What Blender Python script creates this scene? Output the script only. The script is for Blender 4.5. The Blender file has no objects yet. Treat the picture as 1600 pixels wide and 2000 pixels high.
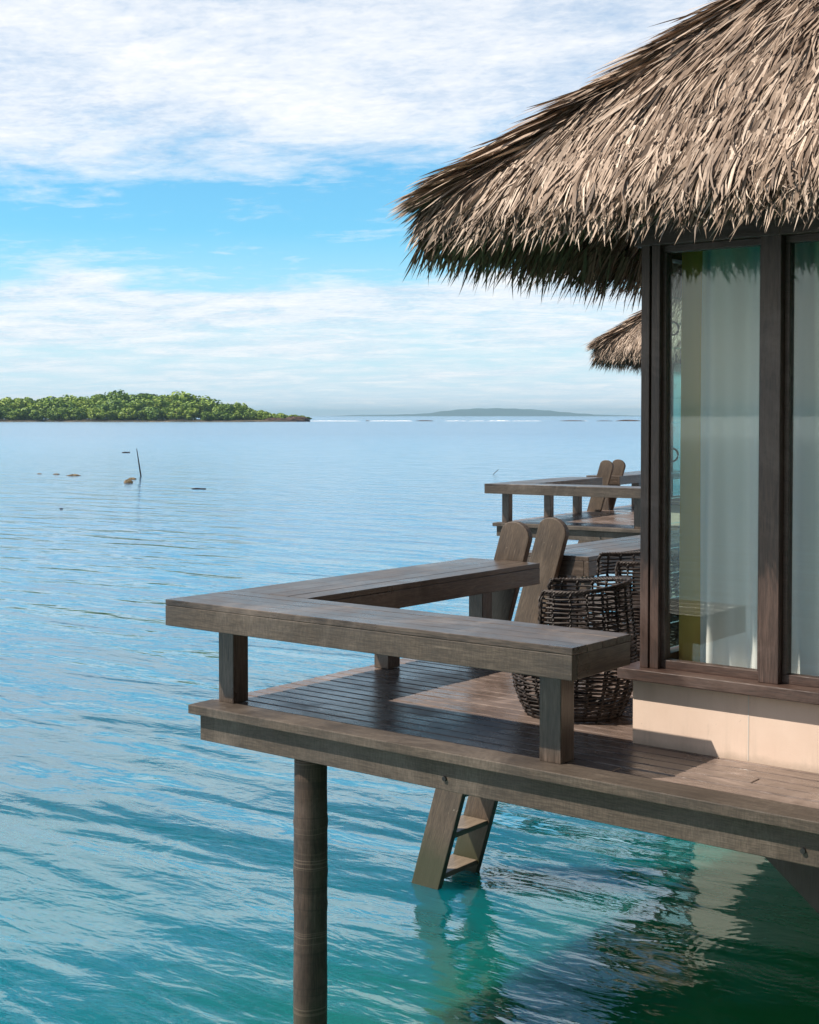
import bpy, math, random
import numpy as np
from mathutils import Vector, Matrix
random.seed(7); rng = np.random.default_rng(7)
R = math.radians
scene = bpy.context.scene
col = scene.collection

# ------------------------------------------------------------------ camera
# world frame: X runs along the near deck's front edge, Y into the distance, deck top at Z = 0
F = 2724.0; PITCH = 0.03; YAW = R(38.3); CAM = Vector((5.353, -4.962, 1.5))
PY = 812 + F * math.tan(PITCH)
cd = bpy.data.cameras.new("camera"); cam = bpy.data.objects.new("camera", cd); col.objects.link(cam)
cam.location = CAM; cam.rotation_euler = (R(90) - PITCH, 0, YAW)
cd.sensor_fit = 'VERTICAL'; cd.sensor_height = 36; cd.sensor_width = 28.8; cd.lens = F / 2000 * 36
cd.shift_y = -(1000 - PY) / 2000
cd.clip_start = .1; cd.clip_end = 60000
scene.camera = cam
def at(px, dist, z=0.0):
    """ground point seen in column px at forward distance dist"""
    x = (px - 800) / F * dist; c, s = math.cos(YAW), math.sin(YAW)
    return Vector((CAM.x + c * x - s * dist, CAM.y + s * x + c * dist, z))

# ------------------------------------------------------------------ sky and sun
SUN_EL = R(52); SUN_H = Vector((-.66, -.75)).normalized()
w = bpy.data.worlds.new("World"); scene.world = w; w.use_nodes = True
nt = w.node_tree; nt.nodes.clear()
def N(t, kind, **kw):
    n = t.nodes.new(kind)
    for k, v in kw.items():
        if k in n.inputs.keys() if isinstance(k, str) else False: n.inputs[k].default_value = v
        else: setattr(n, k, v)
    return n
def math_(t, op, a, b=None, c=None, clamp=False):
    n = t.nodes.new('ShaderNodeMath'); n.operation = op; n.use_clamp = clamp
    for i, v in enumerate((a, b, c)):
        if v is None: continue
        if isinstance(v, (int, float)): n.inputs[i].default_value = v
        else: t.links.new(v, n.inputs[i])
    return n.outputs[0]
def ramp(t, fac, stops, interp='LINEAR'):
    n = t.nodes.new('ShaderNodeValToRGB'); n.color_ramp.interpolation = interp
    e = n.color_ramp.elements
    while len(e) < len(stops): e.new(.5)
    for i, (p, c) in enumerate(stops):
        e[i].position = p; e[i].color = (c, c, c, 1) if isinstance(c, (int, float)) else (*c, 1)
    t.links.new(fac, n.inputs[0]); return n.outputs[0]
def mixc(t, fac, a, b, mode='MIX'):
    n = t.nodes.new('ShaderNodeMix'); n.data_type = 'RGBA'; n.blend_type = mode
    for k, v in ((0, fac), (6, a), (7, b)):
        if isinstance(v, (int, float)): n.inputs[k].default_value = v
        elif isinstance(v, tuple): n.inputs[k].default_value = (*v, 1)
        else: t.links.new(v, n.inputs[k])
    return n.outputs[2]
def noise(t, vec, scale, detail=3, rough=.5, dist=0.0, out=0):
    n = t.nodes.new('ShaderNodeTexNoise'); n.inputs['Scale'].default_value = scale; n.inputs['Detail'].default_value = detail
    n.inputs['Roughness'].default_value = rough; n.inputs['Distortion'].default_value = dist
    if vec is not None: t.links.new(vec, n.inputs['Vector'])
    return n.outputs[out]
def mapping(t, vec, rot=(0, 0, 0), scale=(1, 1, 1), loc=(0, 0, 0)):
    n = t.nodes.new('ShaderNodeMapping'); n.inputs['Rotation'].default_value = rot; n.inputs['Scale'].default_value = scale
    n.inputs['Location'].default_value = loc; t.links.new(vec, n.inputs['Vector']); return n.outputs[0]

sky = nt.nodes.new('ShaderNodeTexSky'); sky.sky_type = 'NISHITA'; sky.sun_disc = False
sky.sun_elevation = SUN_EL; sky.sun_rotation = math.atan2(SUN_H.x, SUN_H.y) % (2 * math.pi)
sky.air_density = 1.0; sky.dust_density = .6; sky.ozone_density = 2.5
tc = nt.nodes.new('ShaderNodeTexCoord'); sp = nt.nodes.new('ShaderNodeSeparateXYZ'); nt.links.new(tc.outputs['Generated'], sp.inputs[0])
zc = sp.outputs[2]
zp = math_(nt, 'ADD', math_(nt, 'MAXIMUM', zc, 0.0), .06)
cb = nt.nodes.new('ShaderNodeCombineXYZ')
nt.links.new(math_(nt, 'DIVIDE', sp.outputs[0], zp), cb.inputs[0]); nt.links.new(math_(nt, 'DIVIDE', sp.outputs[1], zp), cb.inputs[1])
P = mapping(nt, cb.outputs[0], rot=(0, 0, -YAW), scale=(.8, 1, 1))     # clouds lie on a high layer
big = noise(nt, P, .55, 3, .5, .4)
med = noise(nt, P, 2.4, 8, .62, .5)
fine = noise(nt, P, 11, 5, .65, .3)
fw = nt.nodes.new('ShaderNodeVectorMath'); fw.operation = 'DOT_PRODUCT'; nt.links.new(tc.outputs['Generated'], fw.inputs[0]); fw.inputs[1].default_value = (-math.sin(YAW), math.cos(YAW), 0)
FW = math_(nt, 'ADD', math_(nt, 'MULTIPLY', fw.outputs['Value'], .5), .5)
# cover as a function of height above the horizon
cover = ramp(nt, math_(nt, 'MULTIPLY', math_(nt, 'ADD', zc, math_(nt, 'MULTIPLY', math_(nt, 'SUBTRACT', big, .5), .16)), 2.0),
             [(0, .56), (.06, .46), (.10, .60), (.17, .72), (.195, .40), (.25, .31), (.32, .36), (.37, .60), (.44, .80), (.58, .74), (.68, .46), (.78, .34), (.88, .42), (1, .15)])
dens = math_(nt, 'ADD', math_(nt, 'MULTIPLY', med, .62), math_(nt, 'MULTIPLY', fine, .38))
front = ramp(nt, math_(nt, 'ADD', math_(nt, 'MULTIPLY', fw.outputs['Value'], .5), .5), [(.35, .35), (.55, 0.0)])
cover = math_(nt, 'ADD', cover, math_(nt, 'MULTIPLY', front, math_(nt, 'SUBTRACT', 1.0, math_(nt, 'MULTIPLY', 1.5, ramp(nt, zc, [(.28, 0.0), (.48, 1.0)])))))  # cover behind the camera shaped for fill: more cloud low, less high
m = math_(nt, 'SUBTRACT', math_(nt, 'ADD', dens, cover), 1.0)
mask = ramp(nt, math_(nt, 'ADD', m, .5), [(.36, 0.0), (.52, .42), (.68, .82), (.92, 1.0)])
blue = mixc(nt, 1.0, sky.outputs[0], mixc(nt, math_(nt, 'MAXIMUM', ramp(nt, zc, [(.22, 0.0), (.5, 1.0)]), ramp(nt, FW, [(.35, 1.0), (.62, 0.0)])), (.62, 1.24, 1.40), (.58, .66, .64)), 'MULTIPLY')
lowhaze = ramp(nt, zc, [(0, .9), (.05, .6), (.13, 0.0)])
blue2 = mixc(nt, lowhaze, blue, (6.0, 7.3, 8.5))
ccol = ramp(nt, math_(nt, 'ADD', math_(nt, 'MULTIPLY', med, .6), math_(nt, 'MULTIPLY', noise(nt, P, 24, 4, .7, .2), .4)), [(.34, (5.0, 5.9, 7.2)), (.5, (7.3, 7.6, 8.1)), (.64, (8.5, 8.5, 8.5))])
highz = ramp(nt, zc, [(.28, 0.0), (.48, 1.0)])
ccol = mixc(nt, math_(nt, 'MULTIPLY', highz, ramp(nt, FW, [(.3, .8), (.62, 0.0)])), ccol, (3.6, 3.5, 3.4))  # unseen high cloud behind the camera darkened to reduce fill light
ccol = mixc(nt, math_(nt, 'MULTIPLY', math_(nt, 'SUBTRACT', 1.0, highz), ramp(nt, FW, [(.3, .8), (.5, 0.0)])), ccol, (9.0, 8.8, 8.5))  # unseen low cloud behind the camera brightened to light the curtain
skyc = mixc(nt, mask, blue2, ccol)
dim_right = ramp(nt, math_(nt, 'SUBTRACT', sp.outputs[0], math_(nt, 'MULTIPLY', sp.outputs[1], .3)), [(.25, 0.0), (.6, .72)])
skyc = mixc(nt, dim_right, skyc, (1.7, 1.8, 1.9))      # unseen sky right of the camera, dimmed to darken shaded faces
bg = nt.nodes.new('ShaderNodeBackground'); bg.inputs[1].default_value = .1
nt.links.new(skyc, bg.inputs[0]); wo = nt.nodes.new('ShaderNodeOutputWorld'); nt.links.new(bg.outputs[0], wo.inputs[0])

sl = bpy.data.lights.new("sun", 'SUN'); sl.energy = 5.0; sl.angle = R(.5); sl.color = (1, .90, .78)
sun = bpy.data.objects.new("sun", sl); col.objects.link(sun)
sd = Vector((SUN_H.x * math.cos(SUN_EL), SUN_H.y * math.cos(SUN_EL), math.sin(SUN_EL)))
sun.rotation_euler = sd.to_track_quat('Z', 'Y').to_euler()
scene.view_settings.view_transform = 'Standard'; scene.view_settings.look = 'None'
scene.view_settings.exposure = 0.36; scene.view_settings.gamma = 1.0
scene.cycles.max_bounces = 10; scene.cycles.transparent_max_bounces = 24; scene.cycles.volume_bounces = 0
scene.cycles.caustics_reflective = False; scene.cycles.caustics_refractive = False

# ------------------------------------------------------------------ materials
def mat(name):
    m = bpy.data.materials.new(name); m.use_nodes = True; t = m.node_tree
    return m, t, t.nodes['Principled BSDF']
def bump(t, h, strength, dist, bsdf=None):
    b = t.nodes.new('ShaderNodeBump'); b.inputs['Strength'].default_value = strength; b.inputs['Distance'].default_value = dist
    t.links.new(h, b.inputs['Height'])
    if bsdf: t.links.new(b.outputs[0], bsdf.inputs['Normal'])
    return b.outputs[0]

def wood(name, axis, c0, c1, rough=.5, saw=False, wet=0.0, fleck=0.0, tide=False, rings=False):
    """stained timber; axis = grain direction in the object's own frame"""
    m, t, b = mat(name)
    o = t.nodes.new('ShaderNodeTexCoord').outputs['Object']
    sc = [1, 1, 1]; sc[axis] = .07
    g = noise(t, mapping(t, o, scale=tuple(s * 38 for s in sc)), 1.0, 5, .65, .6)
    g2 = noise(t, mapping(t, o, scale=tuple(s * 190 for s in sc)), 1.0, 3, .6, .2)
    patch = noise(t, o, 2.3, 5, .6, .3)
    f = math_(t, 'ADD', math_(t, 'MULTIPLY', g, .55), math_(t, 'MULTIPLY', patch, .45))
    c = ramp(t, f, [(.33, c0), (.66, c1)])
    c = mixc(t, ramp(t, g2, [(.38, .55), (.6, 0.0)]), c, tuple(v * .45 for v in c0))
    # knots and worn pale scuffs
    vo = t.nodes.new('ShaderNodeTexVoronoi'); vo.inputs['Scale'].default_value = 3.2
    t.links.new(mapping(t, o, scale=tuple(1 if i != axis else .45 for i in range(3))), vo.inputs['Vector'])
    c = mixc(t, ramp(t, vo.outputs['Distance'], [(.02, .75), (.065, 0.0)]), c, tuple(v * .35 for v in c0))
    wear = noise(t, mapping(t, o, scale=tuple(s * 14 for s in sc), loc=(3, 9, 1)), 1.0, 8, .75, .4)
    c = mixc(t, ramp(t, wear, [(.60, 0.0), (.72, .5)]), c, tuple(min(1, v * 2.0 + .02) for v in c1))
    salt = noise(t, mapping(t, o, loc=(5, 2, 7)), 1.7, 7, .72, .8)
    c = mixc(t, ramp(t, salt, [(.52, 0.0), (.70, .42)]), c, tuple(v * 1.5 + .05 for v in c1))
    if fleck:
        fl = noise(t, mapping(t, o, scale=(60, 60, 22)), 1.0, 4, .7)
        zone = noise(t, o, 5.5, 2, .5)
        c = mixc(t, math_(t, 'MULTIPLY', ramp(t, fl, [(.63, 0.0), (.67, 1.0)]), ramp(t, zone, [(.52, 0.0), (.62, fleck)])), c, (.45, .40, .33))
    h = math_(t, 'ADD', g, math_(t, 'MULTIPLY', g2, .4))
    if saw:      # rough sawn face: fine marks across the grain
        s2 = [1, 1, 1]; s2[axis] = 6.0
        cr = noise(t, mapping(t, o, scale=tuple(s * 26 for s in s2)), 1.0, 2, .6)
        c = mixc(t, ramp(t, cr, [(.42, .32), (.58, 0.0)]), c, tuple(v * .55 for v in c0))
        h = math_(t, 'ADD', h, math_(t, 'MULTIPLY', cr, .6))
    if rings:
        zs_ = t.nodes.new('ShaderNodeSeparateXYZ'); t.links.new(o, zs_.inputs[0])
        zz_ = t.nodes.new('ShaderNodeCombineXYZ'); t.links.new(math_(t, 'ADD', zs_.outputs[2], math_(t, 'MULTIPLY', noise(t, o, 3, 2, .5), .05)), zz_.inputs[2])
        rg = noise(t, zz_.outputs[0], 8, 4, .75)
        c = mixc(t, ramp(t, rg, [(.545, 0.0), (.56, .6), (.58, 0.0)]), c, (.24, .18, .14))
        c = mixc(t, ramp(t, rg, [(.42, .6), (.45, 0.0)]), c, (.03, .02, .015)); h = math_(t, 'ADD', h, math_(t, 'MULTIPLY', rg, 1.5))
    if tide:
        zs_ = t.nodes.new('ShaderNodeSeparateXYZ'); t.links.new(o, zs_.inputs[0])
        lvl = math_(t, 'ADD', zs_.outputs[2], math_(t, 'MULTIPLY', noise(t, o, 14, 5, .7), .22))
        c = mixc(t, ramp(t, math_(t, 'ADD', lvl, 2.08), [(.55, .85), (.80, 0.0)]), c, (.035, .040, .015))
    t.links.new(c, b.inputs['Base Color'])
    rr = ramp(t, patch, [(.35, max(.12, rough - .15 - wet)), (.65, rough)])
    t.links.new(rr, b.inputs['Roughness']); b.inputs['Specular IOR Level'].default_value = .5
    bump(t, h, .45, .004, b)
    return m
C0, C1 = (.038, .027, .020), (.156, .118, .092)
D0, D1 = (.105, .074, .060), (.250, .190, .162)
W = {a: wood('timber_' + 'xyz'[a], a, C0, C1, .40) for a in range(3)}
WS = wood('sawn_timber', 0, (.042, .031, .023), (.134, .106, .082), .7, saw=True)
WSY = wood('sawn_timber_side', 1, (.042, .031, .023), (.134, .106, .082), .7, saw=True)
WD = wood('deck_timber', 0, D0, D1, .42, wet=.16)
WF = wood('frame_timber', 2, (.048, .027, .021), (.108, .066, .051), .5)
WFX = wood('frame_timber_long', 0, (.048, .027, .021), (.108, .066, .051), .5)
WL = wood('ladder_timber', 2, (.055, .038, .027), (.165, .122, .086), .62, fleck=.8, tide=True)
WLX = wood('tread_timber', 1, (.16, .125, .09), (.28, .22, .16), .5)
WP = wood('pile_timber', 2, (.024, .015, .011), (.095, .061, .045), .7, rings=True, tide=True)
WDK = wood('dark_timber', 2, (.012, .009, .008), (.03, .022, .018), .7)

def thatch_mat(name, a, b_, c_, d_):
    m, t, b = mat(name)
    g = t.nodes.new('ShaderNodeNewGeometry')
    c = ramp(t, g.outputs['Random Per Island'], [(0, a), (.25, b_), (.7, c_), (1, d_)])
    o = t.nodes.new('ShaderNodeTexCoord').outputs['Object']
    c = mixc(t, ramp(t, noise(t, o, 2.2, 4, .6), [(.35, .45), (.6, 0.0)]), c, tuple(v * .55 for v in b_))
    c = mixc(t, ramp(t, noise(t, o, 60, 2, .5), [(.4, .25), (.6, 0.0)]), c, a)
    t.links.new(c, b.inputs['Base Color']); b.inputs['Roughness'].default_value = .62
    return m
THATCH = thatch_mat('dry_palm_thatch', (.090, .060, .042), (.270, .190, .136), (.490, .370, .280), (.76, .62, .50))
m, t, b = mat('thatch_core'); CORE = m
b.inputs['Base Color'].default_value = (.030, .022, .017, 1); b.inputs['Roughness'].default_value = .9

m, t, b = mat('plaster'); PLASTER = m
o = t.nodes.new('ShaderNodeTexCoord').outputs['Object']
c = ramp(t, noise(t, o, 3, 5, .6), [(.3, (.72, .55, .44)), (.7, (.82, .655, .54))])
c = mixc(t, ramp(t, noise(t, mapping(t, o, scale=(6, 6, 2)), 1.0, 6, .7), [(.6, 0.0), (.75, .4)]), c, (.45, .36, .29))
sz = t.nodes.new('ShaderNodeSeparateXYZ'); t.links.new(o, sz.inputs[0])
damp = math_(t, 'ADD', sz.outputs[2], math_(t, 'MULTIPLY', noise(t, o, 9, 4, .7), .05))
c = mixc(t, ramp(t, damp, [(.015, .55), (.06, 0.0)]), c, (.22, .18, .13))
c = mixc(t, ramp(t, noise(t, o, 60, 3, .6), [(.68, 0.0), (.74, .35)]), c, (.35, .28, .22))
c = mixc(t, math_(t, 'MULTIPLY', ramp(t, noise(t, mapping(t, o, scale=(14, 14, 1.2)), 1.0, 5, .7), [(.5, 0.0), (.7, .4)]), ramp(t, sz.outputs[2], [(.0, 1.0), (.16, .15), (.24, .5)])), c, (.38, .31, .24))
t.links.new(c, b.inputs['Base Color']); b.inputs['Roughness'].default_value = .75
bump(t, noise(t, o, 140, 3, .6), .2, .002, b)

m, t, b = mat('wicker'); WICKER = m
o = t.nodes.new('ShaderNodeTexCoord').outputs['Object']
t.links.new(ramp(t, noise(t, o, 30, 4, .6), [(.35, (.012, .008, .007)), (.65, (.050, .036, .030))]), b.inputs['Base Color'])
b.inputs['Roughness'].default_value = .55

def glass_mat(name, tint, refl):
    m = bpy.data.materials.new(name); m.use_nodes = True; t = m.node_tree; t.nodes.clear()
    out = t.nodes.new('ShaderNodeOutputMaterial'); mx = t.nodes.new('ShaderNodeMixShader')
    tr = t.nodes.new('ShaderNodeBsdfTransparent'); tr.inputs[0].default_value = (*tint, 1)
    gl = t.nodes.new('ShaderNodeBsdfGlossy'); gl.inputs['Roughness'].default_value = .01
    gl.inputs[0].default_value = (.9, .97, .95, 1)
    ge = t.nodes.new('ShaderNodeNewGeometry'); dt = t.nodes.new('ShaderNodeVectorMath'); dt.operation = 'DOT_PRODUCT'
    t.links.new(ge.outputs['Normal'], dt.inputs[0]); t.links.new(ge.outputs['Incoming'], dt.inputs[1])
    g5 = math_(t, 'POWER', math_(t, 'SUBTRACT', 1.0, math_(t, 'ABSOLUTE', dt.outputs['Value'])), 4.0)
    f = math_(t, 'ADD', math_(t, 'MULTIPLY', g5, .9), refl, clamp=True)
    t.links.new(f, mx.inputs[0]); t.links.new(tr.outputs[0], mx.inputs[1]); t.links.new(gl.outputs[0], mx.inputs[2]); t.links.new(mx.outputs[0], out.inputs[0])
    return m
GLASS = glass_mat('window_glass', (.985, .998, .990), .055)
SLAT = glass_mat('louvre_glass', (.72, .90, .88), .04)
def plain(name, c, rough=.5, metal=0.0):
    m, t, b = mat(name); b.inputs['Base Color'].default_value = (*c, 1); b.inputs['Roughness'].default_value = rough; b.inputs['Metallic'].default_value = metal
    o = t.nodes.new('ShaderNodeTexCoord').outputs['Object']
    t.links.new(mixc(t, ramp(t, noise(t, o, 12, 4, .6), [(.3, .3), (.7, 0.0)]), c, tuple(v * .7 for v in c)), b.inputs['Base Color'])
    return m
BLACK = plain('black_metal', (.012, .012, .012), .4)
INNER = plain('room_paint', (.7, .7, .65), .8)
INFLOOR = plain('room_floor', (.12, .08, .05), .4)
GRIT = plain('pale_grit', (.70, .66, .60), .9)
def cloth(name, c, trans):
    m = bpy.data.materials.new(name); m.use_nodes = True; t = m.node_tree; t.nodes.clear()
    out = t.nodes.new('ShaderNodeOutputMaterial'); mx = t.nodes.new('ShaderNodeMixShader'); mx.inputs[0].default_value = trans
    d = t.nodes.new('ShaderNodeBsdfDiffuse'); d.inputs[0].default_value = (*c, 1)
    r = t.nodes.new('ShaderNodeBsdfTranslucent'); r.inputs[0].default_value = (*c, 1)
    t.links.new(d.outputs[0], mx.inputs[1]); t.links.new(r.outputs[0], mx.inputs[2]); t.links.new(mx.outputs[0], out.inputs[0])
    o = t.nodes.new('ShaderNodeTexCoord').outputs['Object']
    bmp = bump(t, noise(t, mapping(t, o, scale=(400, 400, 60)), 1.0, 2, .5), .15, .001)
    t.links.new(bmp, d.inputs['Normal'])
    return m
SHEER = cloth('sheer_cloth', (.97, .95, .90), .12)
GOLD = cloth('gold_cloth', (.80, .56, .16), .2)

# ------------------------------------------------------------------ helpers
class MB:
    def __init__(s): s.v = []; s.f = []
    def box(s, x0, x1, y0, y1, z0, z1, M=None):
        k = len(s.v)
        pts = [(x, y, z) for z in (z0, z1) for y in (y0, y1) for x in (x0, x1)]
        if M: pts = [tuple(M @ Vector(p)) for p in pts]
        s.v += pts
        s.f += [tuple(k + i for i in q) for q in ((0, 2, 3, 1), (4, 5, 7, 6), (0, 1, 5, 4), (2, 6, 7, 3), (0, 4, 6, 2), (1, 3, 7, 5))]
        return s
    def tube(s, pts, r, n=6, closed=False, cap=True):
        pts = [Vector(p) for p in pts]; k = len(s.v); m = len(pts)
        up = Vector((0, 0, 1)); rr = r if hasattr(r, '__len__') else [r] * m
        for i, p in enumerate(pts):
            a = pts[(i - 1) % m] if (closed or i) else p; b_ = pts[(i + 1) % m] if (closed or i < m - 1) else p
            d = (b_ - a).normalized(); u_ = d.cross(up)
            if u_.length < 1e-3: u_ = d.cross(Vector((1, 0, 0)))
            u_.normalize(); q = u_.cross(d)
            for j in range(n):
                an = 2 * math.pi * j / n
                s.v.append(tuple(p + (u_ * math.cos(an) + q * math.sin(an)) * rr[i]))
        for i in range(m if closed else m - 1):
            for j in range(n):
                a = k + i * n + j; b_ = k + i * n + (j + 1) % n; c = k + ((i + 1) % m) * n
                s.f.append((a, b_, c + (j + 1) % n, c + j))
        if cap and not closed:
            s.f.append(tuple(k + j for j in range(n))[::-1]); s.f.append(tuple(k + (m - 1) * n + j for j in range(n)))
        return s
    def build(s, name, m, parent=None, bevel=0.0, smooth=False):
        me = bpy.data.meshes.new(name); me.from_pydata(s.v, [], s.f); me.update()
        if smooth: me.polygons.foreach_set('use_smooth', [True] * len(me.polygons))
        ob = bpy.data.objects.new(name, me); me.materials.append(m); col.objects.link(ob)
        if parent: ob.parent = parent
        if bevel:
            bv = ob.modifiers.new('bevel', 'BEVEL'); bv.width = bevel; bv.segments = 2; bv.limit_method = 'ANGLE'; bv.harden_normals = False
        return ob
def tag(o, label=None, cat=None, group=None, kind=None):
    if label: o['label'] = label
    if cat: o['category'] = cat
    if group: o['group'] = group
    if kind: o['kind'] = kind
    return o
def empty(name, loc=(0, 0, 0), rz=0.0):
    o = bpy.data.objects.new(name, None); o.location = loc; o.rotation_euler = (0, 0, rz); o.empty_display_size = .2
    col.objects.link(o); return o
def copy_tree(o, parent=None):
    c = o.copy(); col.objects.link(c)
    if parent: c.parent = parent
    for ch in list(o.children): copy_tree(ch, c)
    return c
WATER = -1.76

# ------------------------------------------------------------------ villa
WU, WV = 2.215, .665            # corner of the near walls
VU, VV = 7.0, 5.5
EU, EV, EU2, EV2 = 1.62, -.13, 7.6, 6.1   # eaves
def roof_z(s): return 2.43 + .93 * s
def np_roof_z(s): return 2.43 + .93 * s

def blades(name, roots, dirs, norms, L, wd, parent, eave, seed=1):
    """many tapered palm strips; roots/dirs/norms (n,3)"""
    n = len(roots); r_ = np.random.default_rng(seed)
    side = np.cross(dirs, norms); side /= np.linalg.norm(side, axis=1)[:, None]
    roll = r_.normal(0, .45, n)[:, None]
    side = side * np.cos(roll) + norms * np.sin(roll)
    ts = np.array([0, .4, .75, 1.0]); ws = np.array([.6, 1.0, .62, 0])
    clump = np.sin(roots[:, 0] * 31 + roots[:, 1] * 17) * np.sin(roots[:, 2] * 23 + roots[:, 0] * 9)
    lift = r_.uniform(.0, .035, n) + .020 * np.maximum(clump, 0); curl = r_.normal(0, .04, n)
    V = np.zeros((n, 7, 3)); cx, cy = (EU + EU2) / 2, (EV + EV2) / 2; hx, hy = (EU2 - EU) / 2, (EV2 - EV) / 2
    perp = np.cross(dirs, norms)
    idx = 0
    for k, tt in enumerate(ts):
        p = roots + dirs * (L * tt)[:, None] + norms * (lift * (.3 + 1.0 * tt))[:, None] + perp * (curl * tt * tt)[:, None]
        for ax, c_, h_ in ((0, cx, hx), (1, cy, hy)):
            d = p[:, ax] - c_; out = np.maximum(np.abs(d) - h_, 0)
            p[:, ax] -= np.sign(d) * out * .15; p[:, 2] -= out * .05
        if tt < 1:
            V[:, idx] = p - side * (wd * ws[k] / 2)[:, None]; V[:, idx + 1] = p + side * (wd * ws[k] / 2)[:, None]; idx += 2
        else: V[:, idx] = p
    base = (np.arange(n) * 7)[:, None]
    q = np.concatenate([base + np.array([0, 1, 3, 2]), base + np.array([2, 3, 5, 4])], 1).reshape(-1, 4)
    tr = (base + np.array([4, 5, 6])).reshape(-1, 3)
    loops = np.concatenate([q.ravel(), tr.ravel()]); nq, ntri = len(q), len(tr)
    me = bpy.data.meshes.new(name); me.vertices.add(n * 7); me.vertices.foreach_set('co', V.ravel().astype(np.float32))
    me.loops.add(len(loops)); me.loops.foreach_set('vertex_index', loops.astype(np.int32))
    me.polygons.add(nq + ntri)
    me.polygons.foreach_set('loop_start', np.concatenate([np.arange(nq) * 4, nq * 4 + np.arange(ntri) * 3]).astype(np.int32))
    me.update(calc_edges=True); me.validate()
    me.materials.append(THATCH)
    ob = bpy.data.objects.new(name, me); col.objects.link(ob); ob.parent = parent
    return ob

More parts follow.
